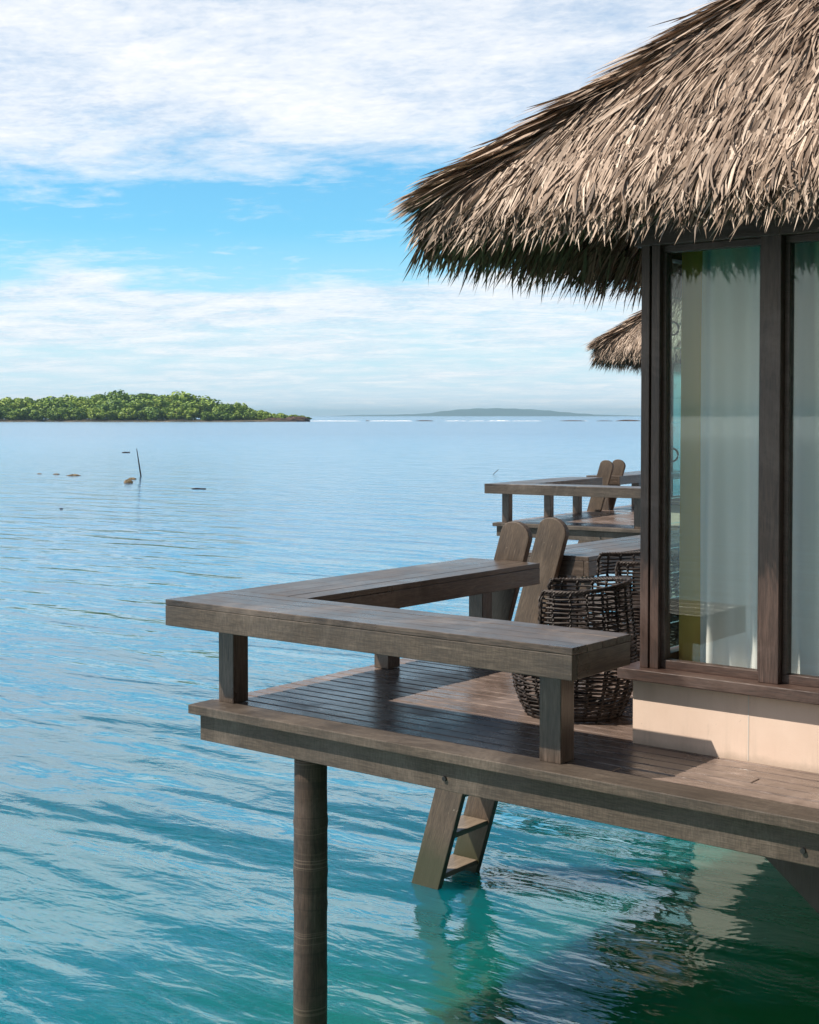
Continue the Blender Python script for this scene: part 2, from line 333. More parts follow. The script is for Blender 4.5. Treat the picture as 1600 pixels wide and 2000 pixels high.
def roof(parent):
    ss = [0, .04, .1, .2, .35, .6, 1.0, 1.5, 2.0, 2.5, 2.985]
    mb = MB()
    rings = [(s, roof_z(s) - .03) for s in ss]; under = [(s, 2.33 + s * .9) for s in ss[::-1]]
    for s, z in rings + under:
        s2 = min(s, 2.98); mb.v += [(EU + s2, EV + s2, z), (EU2 - s2, EV + s2, z), (EU2 - s2, EV2 - s2, z), (EU + s2, EV2 - s2, z)]
    nr = len(rings) + len(under)
    for i in range(nr - 1):
        if i == len(rings) - 1: continue
        for j in range(4): mb.f.append((i * 4 + j, i * 4 + (j + 1) % 4, i * 4 + 4 + (j + 1) % 4, i * 4 + 4 + j))
    k = (nr - 1) * 4
    for j in range(4): mb.f.append((k + j, k + (j + 1) % 4, (j + 1) % 4, j))
    core = mb.build('roof', CORE, parent)
    # rafters below
    for x in np.arange(EU + .65, EU2 - .5, .55):
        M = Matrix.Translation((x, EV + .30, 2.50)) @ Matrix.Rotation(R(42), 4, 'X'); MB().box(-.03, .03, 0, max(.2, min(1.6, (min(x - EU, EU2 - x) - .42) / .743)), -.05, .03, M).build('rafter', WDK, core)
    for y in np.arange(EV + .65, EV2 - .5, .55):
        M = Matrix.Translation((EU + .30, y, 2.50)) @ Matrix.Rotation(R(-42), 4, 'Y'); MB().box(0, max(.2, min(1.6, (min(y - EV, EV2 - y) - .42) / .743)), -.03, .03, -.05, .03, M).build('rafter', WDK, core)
    RT, DR, NM, LL, WW = [], [], [], [], []
    def face(axis, sign, n_blades, smax):
        # axis of outward normal
        lo, hi = (EU, EU2) if axis == 1 else (EV, EV2)
        a = rng.uniform(lo, hi, n_blades); s = rng.uniform(-.0, smax, n_blades)
        q = rng.random(n_blades) < .45; s[q] = np.round(s[q] / .27) * .27 + rng.normal(0, .025, q.sum()); s = np.clip(s, 0, 2.97)
        # thicken the eave
        e = rng.random(n_blades) < .16; s[e] = rng.uniform(0, .16, e.sum())
        L = rng.uniform(.20, .42, n_blades) * (1 - .25 * (s < .2))
        lim = .68 * L - rng.uniform(0, 1, n_blades) ** 1.6 * (.12 if axis == 1 else .17) - .01
        s = np.maximum(s, lim)
        keep = (a - lo > s - .03) & (hi - a > s - .03); a, s, L = a[keep], s[keep], L[keep]; n = len(a)
        z = np_roof_z(s) - rng.uniform(0, .02, n)
        under = rng.random(n) < .3; under &= s < .3
        z[under] -= rng.uniform(.04, .13, under.sum())
        P_ = np.zeros((n, 3)); nv = np.zeros(3); nv[axis] = sign
        edge = {(1, -1): EV, (1, 1): EV2, (0, -1): EU, (0, 1): EU2}[(axis, sign)]
        P_[:, 1 - axis] = a; P_[:, axis] = edge - sign * s; P_[:, 2] = z
        slope = .93 + .85 * np.exp(-s / .5); z += .065 * np.exp(-s / .4)
        D = np.zeros((n, 3)); D[:, axis] = sign; D[:, 2] = -slope
        yaw = rng.normal(0, .13, n)
        # strips near a hip follow the hip
        dl, dh = a - lo - s, hi - a - s
        yaw += -1.0 * np.exp(-dl / .28) + 1.0 * np.exp(-dh / .28)
        D[:, 1 - axis] = yaw * 1.0
        D /= np.linalg.norm(D, axis=1)[:, None]
        Nn = np.zeros((n, 3)); Nn[:, axis] = sign * slope; Nn[:, 2] = 1; Nn /= np.linalg.norm(Nn, axis=1)[:, None]
        Nn -= D * (Nn * D).sum(1)[:, None]; Nn /= np.linalg.norm(Nn, axis=1)[:, None]
        RT.append(P_); DR.append(D); NM.append(Nn)
        LL.append(L); WW.append(rng.uniform(.008, .018, n))
    face(1, -1, 72000, 2.98); face(0, -1, 34000, 2.98); face(0, 1, 7000, 2.98); face(1, 1, 7000, 2.98)
    # fringe hanging from the eave edge
    for axis, sign, n, ln in ((1, -1, 2200, .15), (0, -1, 3200, .27), (0, 1, 1500, .25), (1, 1, 1500, .25)):
        lo, hi = (EU, EU2) if axis == 1 else (EV, EV2); edge = {(1, -1): EV, (1, 1): EV2, (0, -1): EU, (0, 1): EU2}[(axis, sign)]
        P_ = np.zeros((n, 3)); P_[:, 1 - axis] = rng.uniform(lo, hi, n); P_[:, axis] = edge - sign * rng.uniform(-.01, .12, n); P_[:, 2] = rng.uniform(2.32, 2.41, n)
        D = np.zeros((n, 3)); D[:, axis] = sign * rng.uniform(.1, .9, n); D[:, 1 - axis] = rng.normal(0, .22, n); D[:, 2] = -1; D /= np.linalg.norm(D, axis=1)[:, None]
        Nn = np.zeros((n, 3)); Nn[:, axis] = sign; Nn[:, 2] = .5; Nn -= D * (Nn * D).sum(1)[:, None]; Nn /= np.linalg.norm(Nn, axis=1)[:, None]
        RT.append(P_); DR.append(D); NM.append(Nn); LL.append(rng.uniform(.6, 1.15, n) * ln); WW.append(rng.uniform(.010, .019, n))
    # hip covering: strips running down each hip
    for cx, cy, dx, dy in ((EU, EV, 1, 1), (EU2, EV, -1, 1), (EU, EV2, 1, -1), (EU2, EV2, -1, -1)):
        n = 3000; s = rng.uniform(0, 2.95, n); nt_ = 700; s[:nt_] = rng.uniform(0, .4, nt_); hl_ = rng.uniform(.22, .48, n); s = np.maximum(s, hl_ * .58 - rng.uniform(0, 1, n) ** 1.5 * .13); off = rng.normal(0, .055, n)
        P_ = np.stack([cx + dx * (s + np.maximum(off, 0)), cy + dy * (s + np.maximum(-off, 0)), np_roof_z(s) + .02 - rng.uniform(0, .03, n)], 1)
        D = np.stack([-dx + rng.normal(0, .2, n), -dy + rng.normal(0, .2, n), np.full(n, -.88) + .3 * np.exp(-s / .15)], 1); D /= np.linalg.norm(D, axis=1)[:, None]
        Nn = np.tile(np.array([-dx * .4, -dy * .4, 1.0]), (n, 1)); Nn -= D * (Nn * D).sum(1)[:, None]; Nn /= np.linalg.norm(Nn, axis=1)[:, None]
        RT.append(P_); DR.append(D); NM.append(Nn); LL.append(hl_); WW.append(rng.uniform(.010, .02, n))
    blades('thatch', np.concatenate(RT), np.concatenate(DR), np.concatenate(NM), np.concatenate(LL), np.concatenate(WW), core, None)
    return core

villa = empty('overwater_villa', (0, 0, 0))
tag(villa, 'near thatched villa with brown window frames and cream base wall at right of photo', 'villa', 'thatched villas on stilts over the lagoon')
base = MB().box(WU, VU, WV, WV + .12, -.02, .30).box(WU, WU + .12, WV + .12, VV, -.02, .30).box(VU - .12, VU, WV + .12, VV, -.02, .30).box(WU + .12, VU - .12, VV - .12, VV, -.02, .30)
bw = base.build('base_wall', PLASTER, villa)
for x in (2.78, 4.0, 5.2): MB().box(x, x + .004, WV - .0015, WV + .01, 0.005, .295).build('wall_joint', GRIT, bw)
sl_ = MB().box(WU - .05, VU + .05, WV - .06, WV + .14, .30, .352).box(WU - .05, WU + .14, WV + .14, VV + .05, .30, .352)
sl_.build('window_sill', WFX, villa, bevel=.004)
# corner post (two members with a shadow gap), mullions
MB().box(WU + .033, WU + .075, WV, WV + .10, .352, 2.42).build('corner_post', WF, villa, bevel=.003)
MB().box(WU + .081, WU + .124, WV + .006, WV + .11, .352, 2.42).build('corner_post', WF, villa, bevel=.003)
for x in (2.825, 3.75, 4.68, 5.60):
    MB().box(x, x + .092, WV - .005, WV + .11, .352, 2.42).build('mullion', WF, villa, bevel=.003)
MB().box(WU + .0, VU, WV - .012, WV + .12, 2.265, 2.46).build('head_beam', WFX, villa, bevel=.003)
MB().box(WU - .01, WU + .12, WV + .12, VV, 2.265, 2.46).build('head_beam', W[1], villa, bevel=.003)
xs = [(WU + .118, 2.825), (2.917, 3.75), (3.842, 4.68), (4.772, 5.60), (5.692, VU - .05)]
for x0, x1 in xs:
    wdw = MB().box(x0, x1, WV + .035, WV + .085, .352, .392).box(x0, x1, WV + .035, WV + .085, 2.235, 2.265).box(x0, x0 + .022, WV + .035, WV + .085, .392, 2.235).box(x1 - .022, x1, WV + .035, WV + .085, .392, 2.235).build('window', WFX, villa, bevel=.002)
    MB().box(x0 + .022, x1 - .022, WV + .058, WV + .064, .392, 2.235).build('pane', GLASS, wdw)
# side wall: louvre window near the corner, then plaster
MB().box(WU + .02, WU + .10, 1.72, VV - .1, .352, 2.265).build('side_wall', PLASTER, villa)
MB().box(VU - .12, VU, WV + .12, VV, .30, 2.5).box(WU + .1, VU - .12, VV - .12, VV, .30, 2.5).build('back_wall', PLASTER, villa)
lw = MB().box(WU + .02, WU + .10, WV + .12, WV + .17, .352, 2.265).box(WU + .02, WU + .10, 1.66, 1.72, .352, 2.265).box(WU + .02, WU + .10, WV + .17, 1.66, .352, .40).box(WU + .02, WU + .10, WV + .17, 1.66, 2.22, 2.265).build('louvre_window', WF, villa, bevel=.002)
z = .41
while z < 2.2:
    M = Matrix.Translation((WU + .06, 0, z + .06)) @ Matrix.Rotation(R(10), 4, 'Y')
    MB().box(-.003, .003, WV + .17, 1.66, -.062, .062, M).build('glass_slat', SLAT, lw); z += .117
for zz in (.74, 1.32, 1.90):
    pts = [(WU + .115 + .0, WV + .150 + .020 * math.cos(a), zz + .030 * math.sin(a)) for a in np.linspace(0, 2 * math.pi, 14, endpoint=False)]
    pts = [(p[0] + (p[1] - WV - .15) * .9, p[1], p[2]) for p in pts]
    MB().tube(pts, .005, 6, closed=True).build('louvre_handle', BLACK, lw, smooth=True)
MB().box(WU + .12, VU - .12, WV + .12, VV - .12, .06, .10).build('room_floor', INFLOOR, villa)
MB().box(WU + .12, VU - .12, WV + .14, VV - .12, 2.46, 2.50).build('ceiling', INNER, villa)
roof(villa)

def curtain(name, x0, x1, y, z0, z1, amp, wl, m, label):
    mb = MB(); nx = max(8, int((x1 - x0) / .012)); nz = 16
    for k in range(nz + 1):
        zz = z0 + (z1 - z0) * k / nz
        for i in range(nx + 1):
            x = x0 + (x1 - x0) * i / nx
            ph = x / wl * 2 * math.pi
            yy = y + amp * (math.sin(ph + .25 * math.sin(zz * 1.7)) + .35 * math.sin(ph * 2.3 + 1 + .4 * zz)) * (.75 + .25 * math.sin(zz * 2.1 + x * 3))
            mb.v.append((x, yy, zz))
    for k in range(nz):
        for i in range(nx):
            a = k * (nx + 1) + i; mb.f.append((a, a + 1, a + nx + 2, a + nx + 1))
    o = mb.build(name, m, None, smooth=True)
    return tag(o, label, 'curtain')
sheer = curtain('curtain', 2.425, 5.9, .885, .12, 2.26, .052, .235, SHEER, 'white sheer curtain hanging in soft folds behind the near villa windows')
gold = curtain('curtain', 2.315, 2.445, .93, .12, 2.26, .012, .20, GOLD, 'narrow mustard gold curtain hanging beside the louvre window')

# ------------------------------------------------------------------ deck
DU, DV = 7.8, 6.3
deck = empty('sun_deck', (0, 0, 0))
tag(deck, 'near brown timber deck on round piles carrying the wicker armchairs', 'deck', 'timber decks of the villas')
db = MB(); y = .15; k = 0
while y < DV:
    y2 = y + .098
    x0 = -.010
    x = x0
    joints = [x0, 2.4 + (k * 1.37) % 2.2, DU]
    for a, b_ in zip(joints[:-1], joints[1:]):
        dz = random.uniform(-.0015, .0015)
        db.box(a + .002, b_ - .002, y + .0045, y2 - .0045, -.032 + dz, 0 + dz)
    y = y2; k += 1
db.build('deck_boards', WD, deck, bevel=.005)
MB().box(-.012, DU, -.025, .148, -.045, .002).build('edge_board', WS, deck, bevel=.004)
MB().box(.03, DU, .022, .062, -.185, -.046).build('fascia_board', WS, deck, bevel=.003)
MB().box(.03, .07, .064, DV, -.185, -.046).build('fascia_board', WSY, deck, bevel=.003)
for x in (1.62, 3.3): MB().tube([(x, .024, -.13), (x, .012, -.13)], .011, 8).build('bolt', BLACK, deck)
j = MB()
for x in np.arange(.9, DU, .9): j.box(x, x + .06, .066, DV, -.18, -.052)
for yv in (2.4, 4.6): j.box(.10, DU, yv, yv + .10, -.34, -.205)
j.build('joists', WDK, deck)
CONC = plain('pale_concrete', (.42, .40, .33), .8)
MB().box(.10, 2.4, 5.5, 5.7, -3.9, -.36).build('foundation_wall', CONC, deck)
def pile(x, y, r, z1):
    mb = MB(); n = 22; zs = np.linspace(-3.9, z1, 90); V = []
    ph = random.uniform(0, 6)
    for i, zz in enumerate(zs):
        rr = r * (1 + .018 * (z1 - zz)) + .0010 * math.sin(zz * 9 + ph) + (.0035 if random.random() < .12 else 0)
        for q in range(n):
            a = 2 * math.pi * q / n
            e = 1 + .02 * math.sin(3 * a + zz * .8 + ph) + random.uniform(-.006, .006)
            mb.v.append((x + .006 * math.sin(zz * 1.3 + ph) + rr * e * math.cos(a), y + rr * e * math.sin(a), zz))
    for i in range(len(zs) - 1):
        for q in range(n):
            a = i * n + q; b_ = i * n + (q + 1) % n; mb.f.append((a, b_, b_ + n, a + n))
    mb.f.append(tuple((len(zs) - 1) * n + q for q in range(n)))
    return mb.build('pile', WP, deck, smooth=True)
for x, y in ((.675, .16), (3.9, .30), (6.8, .30), (.70, 5.9), (2.6, 5.9), (3.4, 2.45), (3.4, 4.65), (6.6, 2.45), (6.6, 4.65)):
    pile(x, y, .083, -.19)
# haunch brace under the right side
hb = MB(); hb.v = [(x, y, z) for y in (.55, 1.15) for x, z in ((2.69, -.19), (4.4, -.19), (4.4, -1.56))]
hb.f = [(0, 1, 2), (5, 4, 3), (0, 3, 4, 1), (1, 4, 5, 2), (2, 5, 3, 0)]
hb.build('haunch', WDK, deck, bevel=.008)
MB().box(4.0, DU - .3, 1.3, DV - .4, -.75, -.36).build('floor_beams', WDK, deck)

# ------------------------------------------------------------------ benches
BT = .55; AP = .135
def planks(mb, x0, x1, y0, y1, axis, n):
    if axis == 0:
        w_ = (y1 - y0) / n
        for i in range(n): mb.box(x0, x1, y0 + i * w_ + .002, y0 + (i + 1) * w_ - .002, BT - .03, BT + random.uniform(-.001, .001))
    else:
        w_ = (x1 - x0) / n
        for i in range(n): mb.box(x0 + i * w_ + .002, x0 + (i + 1) * w_ - .002, y0, y1, BT - .03, BT + random.uniform(-.001, .001))
bench = empty('corner_bench', (0, 0, 0))
tag(bench, 'brown timber corner bench with two arms meeting at the near deck corner', 'bench', 'corner benches of the decks')
AX1 = 2.36; FV0, FV1 = -.10, .385; SU0, SU1 = -.10, .455; SV1 = 2.60
s = MB(); planks(s, SU0, AX1, FV0 + .0, FV1, 0, 4); s.build('seat', W[0], bench, bevel=.003)
s = MB(); planks(s, SU0, SU1, FV1 + .001, SV1, 1, 4); s.build('seat', W[1], bench, bevel=.003)
MB().box(SU0 + .001, AX1 - .001, FV0 + .001, FV0 + .04, BT - AP, BT - .031).build('apron', WS, bench, bevel=.003)
MB().box(SU1 + .001, AX1 - .042, FV1 - .04, FV1 - .001, BT - AP, BT - .031).build('apron', WS, bench, bevel=.003)
MB().box(AX1 - .04, AX1 - .001, FV0 + .042, FV1 - .001, BT - AP, BT - .031).build('apron', W[1], bench, bevel=.003)
MB().box(SU0 + .001, SU0 + .04, FV0 + .042, SV1 - .001, BT - AP, BT - .031).build('apron', WSY, bench, bevel=.003)
MB().box(SU1 - .04, SU1 - .001, FV1 - .04, SV1 - .001, BT - AP, BT - .031).build('apron', W[1], bench, bevel=.003)
MB().box(SU0 + .042, SU1 - .042, SV1 - .04, SV1 - .002, BT - AP, BT - .031).build('apron', W[0], bench, bevel=.003)
for x, y in ((.055, .13), (2.065, .11), (.06, 1.40), (.06, 2.36)):
    MB().box(x, x + .11, y, y + .11, .001, BT - .032).build('leg', W[2], bench, bevel=.004)
fb = empty('bench', (0, 0, 0))
tag(fb, 'straight brown timber bench beyond the ladder on the near deck', 'bench', 'straight benches beyond the ladders')
B0, B1 = 3.13, 5.7; G0, G1 = -.08, .50
s = MB(); planks(s, G0, G1, B0, B1, 1, 4); s.build('seat', W[1], fb, bevel=.003)
MB().box(G0 + .001, G0 + .04, B0 + .001, B1, BT - AP, BT - .031).build('apron', WSY, fb, bevel=.003)
MB().box(G1 - .04, G1 - .001, B0 + .001, B1, BT - AP, BT - .031).build('apron', W[1], fb, bevel=.003)
MB().box(G0 + .042, G1 - .042, B0 + .001, B0 + .04, BT - AP, BT - .031).build('apron', W[0], fb, bevel=.003)
for y in (3.22, 4.4, 5.5):
    MB().box(.14, .27, y, y + .13, .001, BT - .032).build('leg', W[2], fb, bevel=.004)

# ------------------------------------------------------------------ ladder
LA = math.atan2(.77, 2.56)
lad = empty('swim_ladder', (.03, 2.615, 0))
tag(lad, 'wooden swim ladder with two round topped rails leaning from the near deck into the water', 'ladder', 'swim ladders of the decks')
def plank_rounded(z0, z1, wd, th, M):
    mb = MB(); prof = [(-wd / 2, z0), (wd / 2, z0), (wd / 2, z1 - wd / 2)]
    for a in np.linspace(0, math.pi, 12)[1:-1]: prof.append((wd / 2 * math.cos(a), z1 - wd / 2 + wd / 2 * .8 * math.sin(a)))
    prof.append((-wd / 2, z1 - wd / 2)); n = len(prof)
    for yy in (0, th): mb.v += [tuple(M @ Vector((x, yy, zz))) for x, zz in prof]
    mb.f.append(tuple(range(n))); mb.f.append(tuple(range(2 * n - 1, n - 1, -1)))
    for i in range(n): mb.f.append((i, i + n, (i + 1) % n + n, (i + 1) % n))
    return mb
ladder_rot = Matrix.Identity(4)
for vy in (0, .45):
    o = plank_rounded(-2.75, .86, .225, .05, Matrix.Identity(4)).build('stringer', WL, lad, bevel=.006)
    o.location = (0, vy, 0); o.rotation_euler = (0, LA, 0)
for i in range(6):
    zc_ = -1.68 + .30 * i - .3
    if zc_ > -.3: break
    xx = zc_ * math.tan(LA)
    o = MB().box(-.115, .105, .051, .449, -.018, .018).build('tread', WLX, lad, bevel=.004); o.location = (xx, 0, zc_)

# ------------------------------------------------------------------ wicker armchairs
def chair_r(z):
    pts = [(0, .235), (.06, .265), (.14, .295), (.25, .312), (.38, .310), (.50, .295), (.62, .283), (.75, .278)]
    for (a, ra), (b_, rb) in zip(pts, pts[1:]):
        if z <= b_: return ra + (rb - ra) * (z - a) / (b_ - a)
    return pts[-1][1]
def make_chair():
    root = empty('wicker_armchair', (0, 0, 0))
    # local +X is the front (open side)
    OP = R(62)
    def top(a):   # rim height by angle from front
        d = abs((a + math.pi) % (2 * math.pi) - math.pi)
        return .40 if d < OP else .635 + .035 * max(0, math.cos(math.pi - d)) ** 1.5
    b_ = MB(); z = .03
    while z < .74:
        seg = []
        angs = np.linspace(0, 2 * math.pi, 73)[:-1]
        if z <= .40:
            pts = [((chair_r(z) + .0035 * math.sin(a * 18 + (z * 131 % 2 > 1) * math.pi)) * math.cos(a), (chair_r(z) + .0035 * math.sin(a * 18)) * math.sin(a), z + .003 * math.sin(a * 7 + z * 90)) for a in angs]
            b_.tube(pts, .0060, 5, closed=True)
        else:
            run = []
            for a in np.linspace(OP, 2 * math.pi - OP, 60):
                if top(a) >= z: run.append((chair_r(z) * math.cos(a), chair_r(z) * math.sin(a), z + .002 * math.sin(a * 9 + z * 50)))
                else:
                    if len(run) > 2: b_.tube(run, .0060, 5)
                    run = []
            if len(run) > 2: b_.tube(run, .0060, 5)
        z += .0225 if z > .38 else .0195
    b_.build('woven_strands', WICKER, root, smooth=True)
    st = MB()
    for i in range(22):
        a = 2 * math.pi * (i + .5) / 22; zt = top(a)
        zz = np.linspace(.0, zt, int(zt / .018))
        for tw in (0, math.pi):
            st.tube([((chair_r(q) + .006 * math.cos(q * 120 + tw)) * math.cos(a) - .006 * math.sin(q * 120 + tw) * math.sin(a), (chair_r(q) + .006 * math.cos(q * 120 + tw)) * math.sin(a) + .006 * math.sin(q * 120 + tw) * math.cos(a), q) for q in zz], .0060, 5)
    st.build('stakes', WICKER, root, smooth=True)
    rm = MB(); angs = np.linspace(OP, 2 * math.pi - OP, 90)
    path = [Vector((chair_r(.4) * math.cos(OP), chair_r(.4) * math.sin(OP), q)) for q in np.linspace(.40, .60, 8)]
    path += [Vector((chair_r(top(a)) * math.cos(a), chair_r(top(a)) * math.sin(a), top(a) + .004))for a in angs]
    path += [Vector((chair_r(.4) * math.cos(OP), -chair_r(.4) * math.sin(OP), q)) for q in np.linspace(.60, .40, 8)]
    for tw in (0, 2.1, 4.2):
        rm.tube([p + Vector((.0065 * math.cos(i * 1.5 + tw), .0065 * math.cos(i * 1.5 + tw) * .5, .0065 * math.sin(i * 1.5 + tw))) for i, p in enumerate(path)], .0068, 6)
    rm.build('rim', WICKER, root, smooth=True)
    se = MB()
    for y in np.arange(-.27, .28, .026):
        h = math.sqrt(max(.0, .295 ** 2 - y * y)); se.tube([(-h, y, .372), (0, y, .362), (h, y, .372)], .011, 6)
    se.build('seat', WICKER, root, smooth=True)
    ft = MB(); ft.tube([(chair_r(0) * math.cos(a), chair_r(0) * math.sin(a), .014) for a in np.linspace(0, 2 * math.pi, 48, endpoint=False)], .014, 6, closed=True)
    ft.build('base_ring', WICKER, root, smooth=True)
    return root
G = 'woven armchairs on the decks'
ch1 = make_chair(); ch1.location = (1.66, 1.05, .002); ch1.rotation_euler.z = R(208)
tag(ch1, 'dark round wicker armchair behind the front bench beside the cream base wall', 'armchair', G)
ch2 = copy_tree(ch1); ch2.location = (1.20, 2.45, .002); ch2.rotation_euler.z = R(222)
tag(ch2, 'second wicker armchair, farther back and half hidden by the villa corner post', 'armchair', G)

# ------------------------------------------------------------------ second villa with its deck
A2 = R(5.5); O2 = Vector((-5.817, 11.093, 0)); M2 = Matrix.Translation(O2) @ Matrix.Rotation(A2, 4, 'Z')
for src, lab, far in ((villa, 'distant thatched villa seen past the corner post of the near one', 1), (deck, 'distant timber deck beyond the near one with water between', 1),
                 (bench, 'distant corner bench with thin legs on the far deck', 1), (fb, 'distant bench segment right of the far ladder rails', 1),
                 (lad, 'distant ladder with two rounded rails rising above the far corner bench', 1)):
    c_ = copy_tree(src); c_.location = M2 @ src.location; c_.rotation_euler.z = A2; c_['label'] = lab
    if src in (villa, deck):
        c0_ = copy_tree(src); c0_.location = (5.85, -11.2, 0); c0_['label'] = 'thatched villa behind the viewpoint, visible only as a reflection in the glass' if src is villa else 'timber deck under the villa behind the viewpoint'
    if src is lad: c_.location = M2 @ (src.location + Vector((.14, .26, 0)))

# ------------------------------------------------------------------ sea
m = bpy.data.materials.new('sea_water'); m.use_nodes = True; t = m.node_tree; t.nodes.clear(); SEA = m
geo = t.nodes.new('ShaderNodeNewGeometry'); pos = geo.outputs['Position']
pr = mapping(t, pos, rot=(0, 0, -YAW - .06), scale=(.33, 1, 1))
pr2 = mapping(t, pos, rot=(0, 0, -YAW - .10), scale=(.42, 1, 1))
n1 = noise(t, pr, .95, 2, .45, .35); n2 = noise(t, pr2, 3.2, 3, .5, .5); n3 = noise(t, pr, 8.5, 3, .55, .6)
n0 = noise(t, pr, .16, 2, .5, .2)
cpt = at(1545, 4.58 * 1.0 * 2724 * 0 + 8.2, WATER)      # centre of a ring of ripples
vs = t.nodes.new('ShaderNodeVectorMath'); vs.operation = 'DISTANCE'; t.links.new(pos, vs.inputs[0]); vs.inputs[1].default_value = cpt
ring = math_(t, 'MULTIPLY', math_(t, 'SINE', math_(t, 'ADD', math_(t, 'MULTIPLY', vs.outputs['Value'], 105.0), math_(t, 'MULTIPLY', n3, 3.0))), ramp(t, vs.outputs['Value'], [(0, .6), (.35, .35), (1.0, 0.0)]))
calm = ramp(t, noise(t, pr, .35, 2, .5), [(.38, .45), (.62, 1.0)])
h = math_(t, 'ADD', math_(t, 'MULTIPLY', n1, .12), math_(t, 'MULTIPLY', n2, .017))
h = math_(t, 'ADD', h, math_(t, 'MULTIPLY', math_(t, 'MULTIPLY', n3, calm), .0065))
h = math_(t, 'ADD', h, math_(t, 'MULTIPLY', ring, .0007))
bn = bump(t, h, 1.0, 1.0)
fr = t.nodes.new('ShaderNodeFresnel'); fr.inputs[0].default_value = 1.33; t.links.new(bn, fr.inputs[1])
fac = math_(t, 'POWER', fr.outputs[0], .57, clamp=True)
gl = t.nodes.new('ShaderNodeBsdfGlossy'); gl.inputs[0].default_value = (.86, .95, 1, 1); t.links.new(bn, gl.inputs['Normal'])
sx = t.nodes.new('ShaderNodeSeparateXYZ'); t.links.new(pos, sx.inputs[0])
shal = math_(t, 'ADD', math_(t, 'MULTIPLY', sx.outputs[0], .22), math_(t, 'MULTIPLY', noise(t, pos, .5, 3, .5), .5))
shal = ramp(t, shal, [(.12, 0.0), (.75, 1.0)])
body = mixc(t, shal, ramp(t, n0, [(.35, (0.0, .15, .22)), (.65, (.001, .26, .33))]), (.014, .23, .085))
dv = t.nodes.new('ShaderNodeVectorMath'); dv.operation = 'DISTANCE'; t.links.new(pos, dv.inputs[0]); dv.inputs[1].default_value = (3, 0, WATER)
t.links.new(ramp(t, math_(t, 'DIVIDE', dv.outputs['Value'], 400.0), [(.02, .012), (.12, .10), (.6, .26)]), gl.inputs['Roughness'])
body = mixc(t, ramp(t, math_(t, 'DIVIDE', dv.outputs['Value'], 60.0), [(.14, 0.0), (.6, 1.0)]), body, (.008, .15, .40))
df = t.nodes.new('ShaderNodeSubsurfaceScattering'); df.falloff = 'BURLEY'; t.links.new(body, df.inputs[0]); df.inputs['Scale'].default_value = .7; df.inputs['Radius'].default_value = (.3, 1.0, .9)
tr = t.nodes.new('ShaderNodeBsdfTransparent'); tr.inputs[0].default_value = (.12, .50, .26, 1)
mb_ = t.nodes.new('ShaderNodeMixShader'); mb_.inputs[0].default_value = .45; t.links.new(df.outputs[0], mb_.inputs[1]); t.links.new(tr.outputs[0], mb_.inputs[2])
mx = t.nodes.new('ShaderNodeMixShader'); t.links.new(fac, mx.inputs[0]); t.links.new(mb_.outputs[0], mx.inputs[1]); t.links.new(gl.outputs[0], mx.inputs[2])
out = t.nodes.new('ShaderNodeOutputMaterial'); t.links.new(mx.outputs[0], out.inputs[0])
S = 12000
sea = MB(); sea.v = [(-S, -S, WATER), (S, -S, WATER), (S, S, WATER), (-S, S, WATER)]; sea.f = [(0, 1, 2, 3)]
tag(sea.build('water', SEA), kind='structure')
m, t, b = mat('seabed_sand'); g = t.nodes.new('ShaderNodeNewGeometry').outputs['Position']
t.links.new(ramp(t, noise(t, g, .45, 5, .6), [(.35, (.03, .09, .06)), (.6, (.22, .30, .20))]), b.inputs['Base Color'])
sb = MB(); sb.v = [(-S, -S, -4), (S, -S, -4), (S, S, -4), (-S, S, -4)]; sb.f = [(0, 1, 2, 3)]
tag(sb.build('seabed', m), kind='structure')

# ------------------------------------------------------------------ wooded island
m, t, b = mat('foliage'); LEAF = m
g = t.nodes.new('ShaderNodeNewGeometry'); oi = t.nodes.new('ShaderNodeObjectInfo')
v = math_(t, 'ADD', math_(t, 'MULTIPLY', g.outputs['Random Per Island'], .6), math_(t, 'MULTIPLY', oi.outputs['Random'], .4))
t.links.new(ramp(t, v, [(.1, (.055, .135, .018)), (.5, (.18, .30, .028)), (.9, (.33, .43, .05))]), b.inputs['Base Color'])
b.inputs['Roughness'].default_value = .6
BARK = plain('bark', (.16, .12, .09), .8)
m, t, b = mat('shore'); SHORE = m
g = t.nodes.new('ShaderNodeNewGeometry').outputs['Position']
t.links.new(ramp(t, noise(t, g, .05, 5, .7), [(.45, (.03, .028, .018)), (.68, (.22, .17, .11))]), b.inputs['Base Color']); b.inputs['Roughness'].default_value = .9
m, t, b = mat('dark_rock'); ROCK = m
g = t.nodes.new('ShaderNodeTexCoord').outputs['Object']
t.links.new(ramp(t, noise(t, g, .8, 6, .7), [(.35, (.02, .014, .012)), (.65, (.12, .07, .055))]), b.inputs['Base Color']); b.inputs['Roughness'].default_value = .9
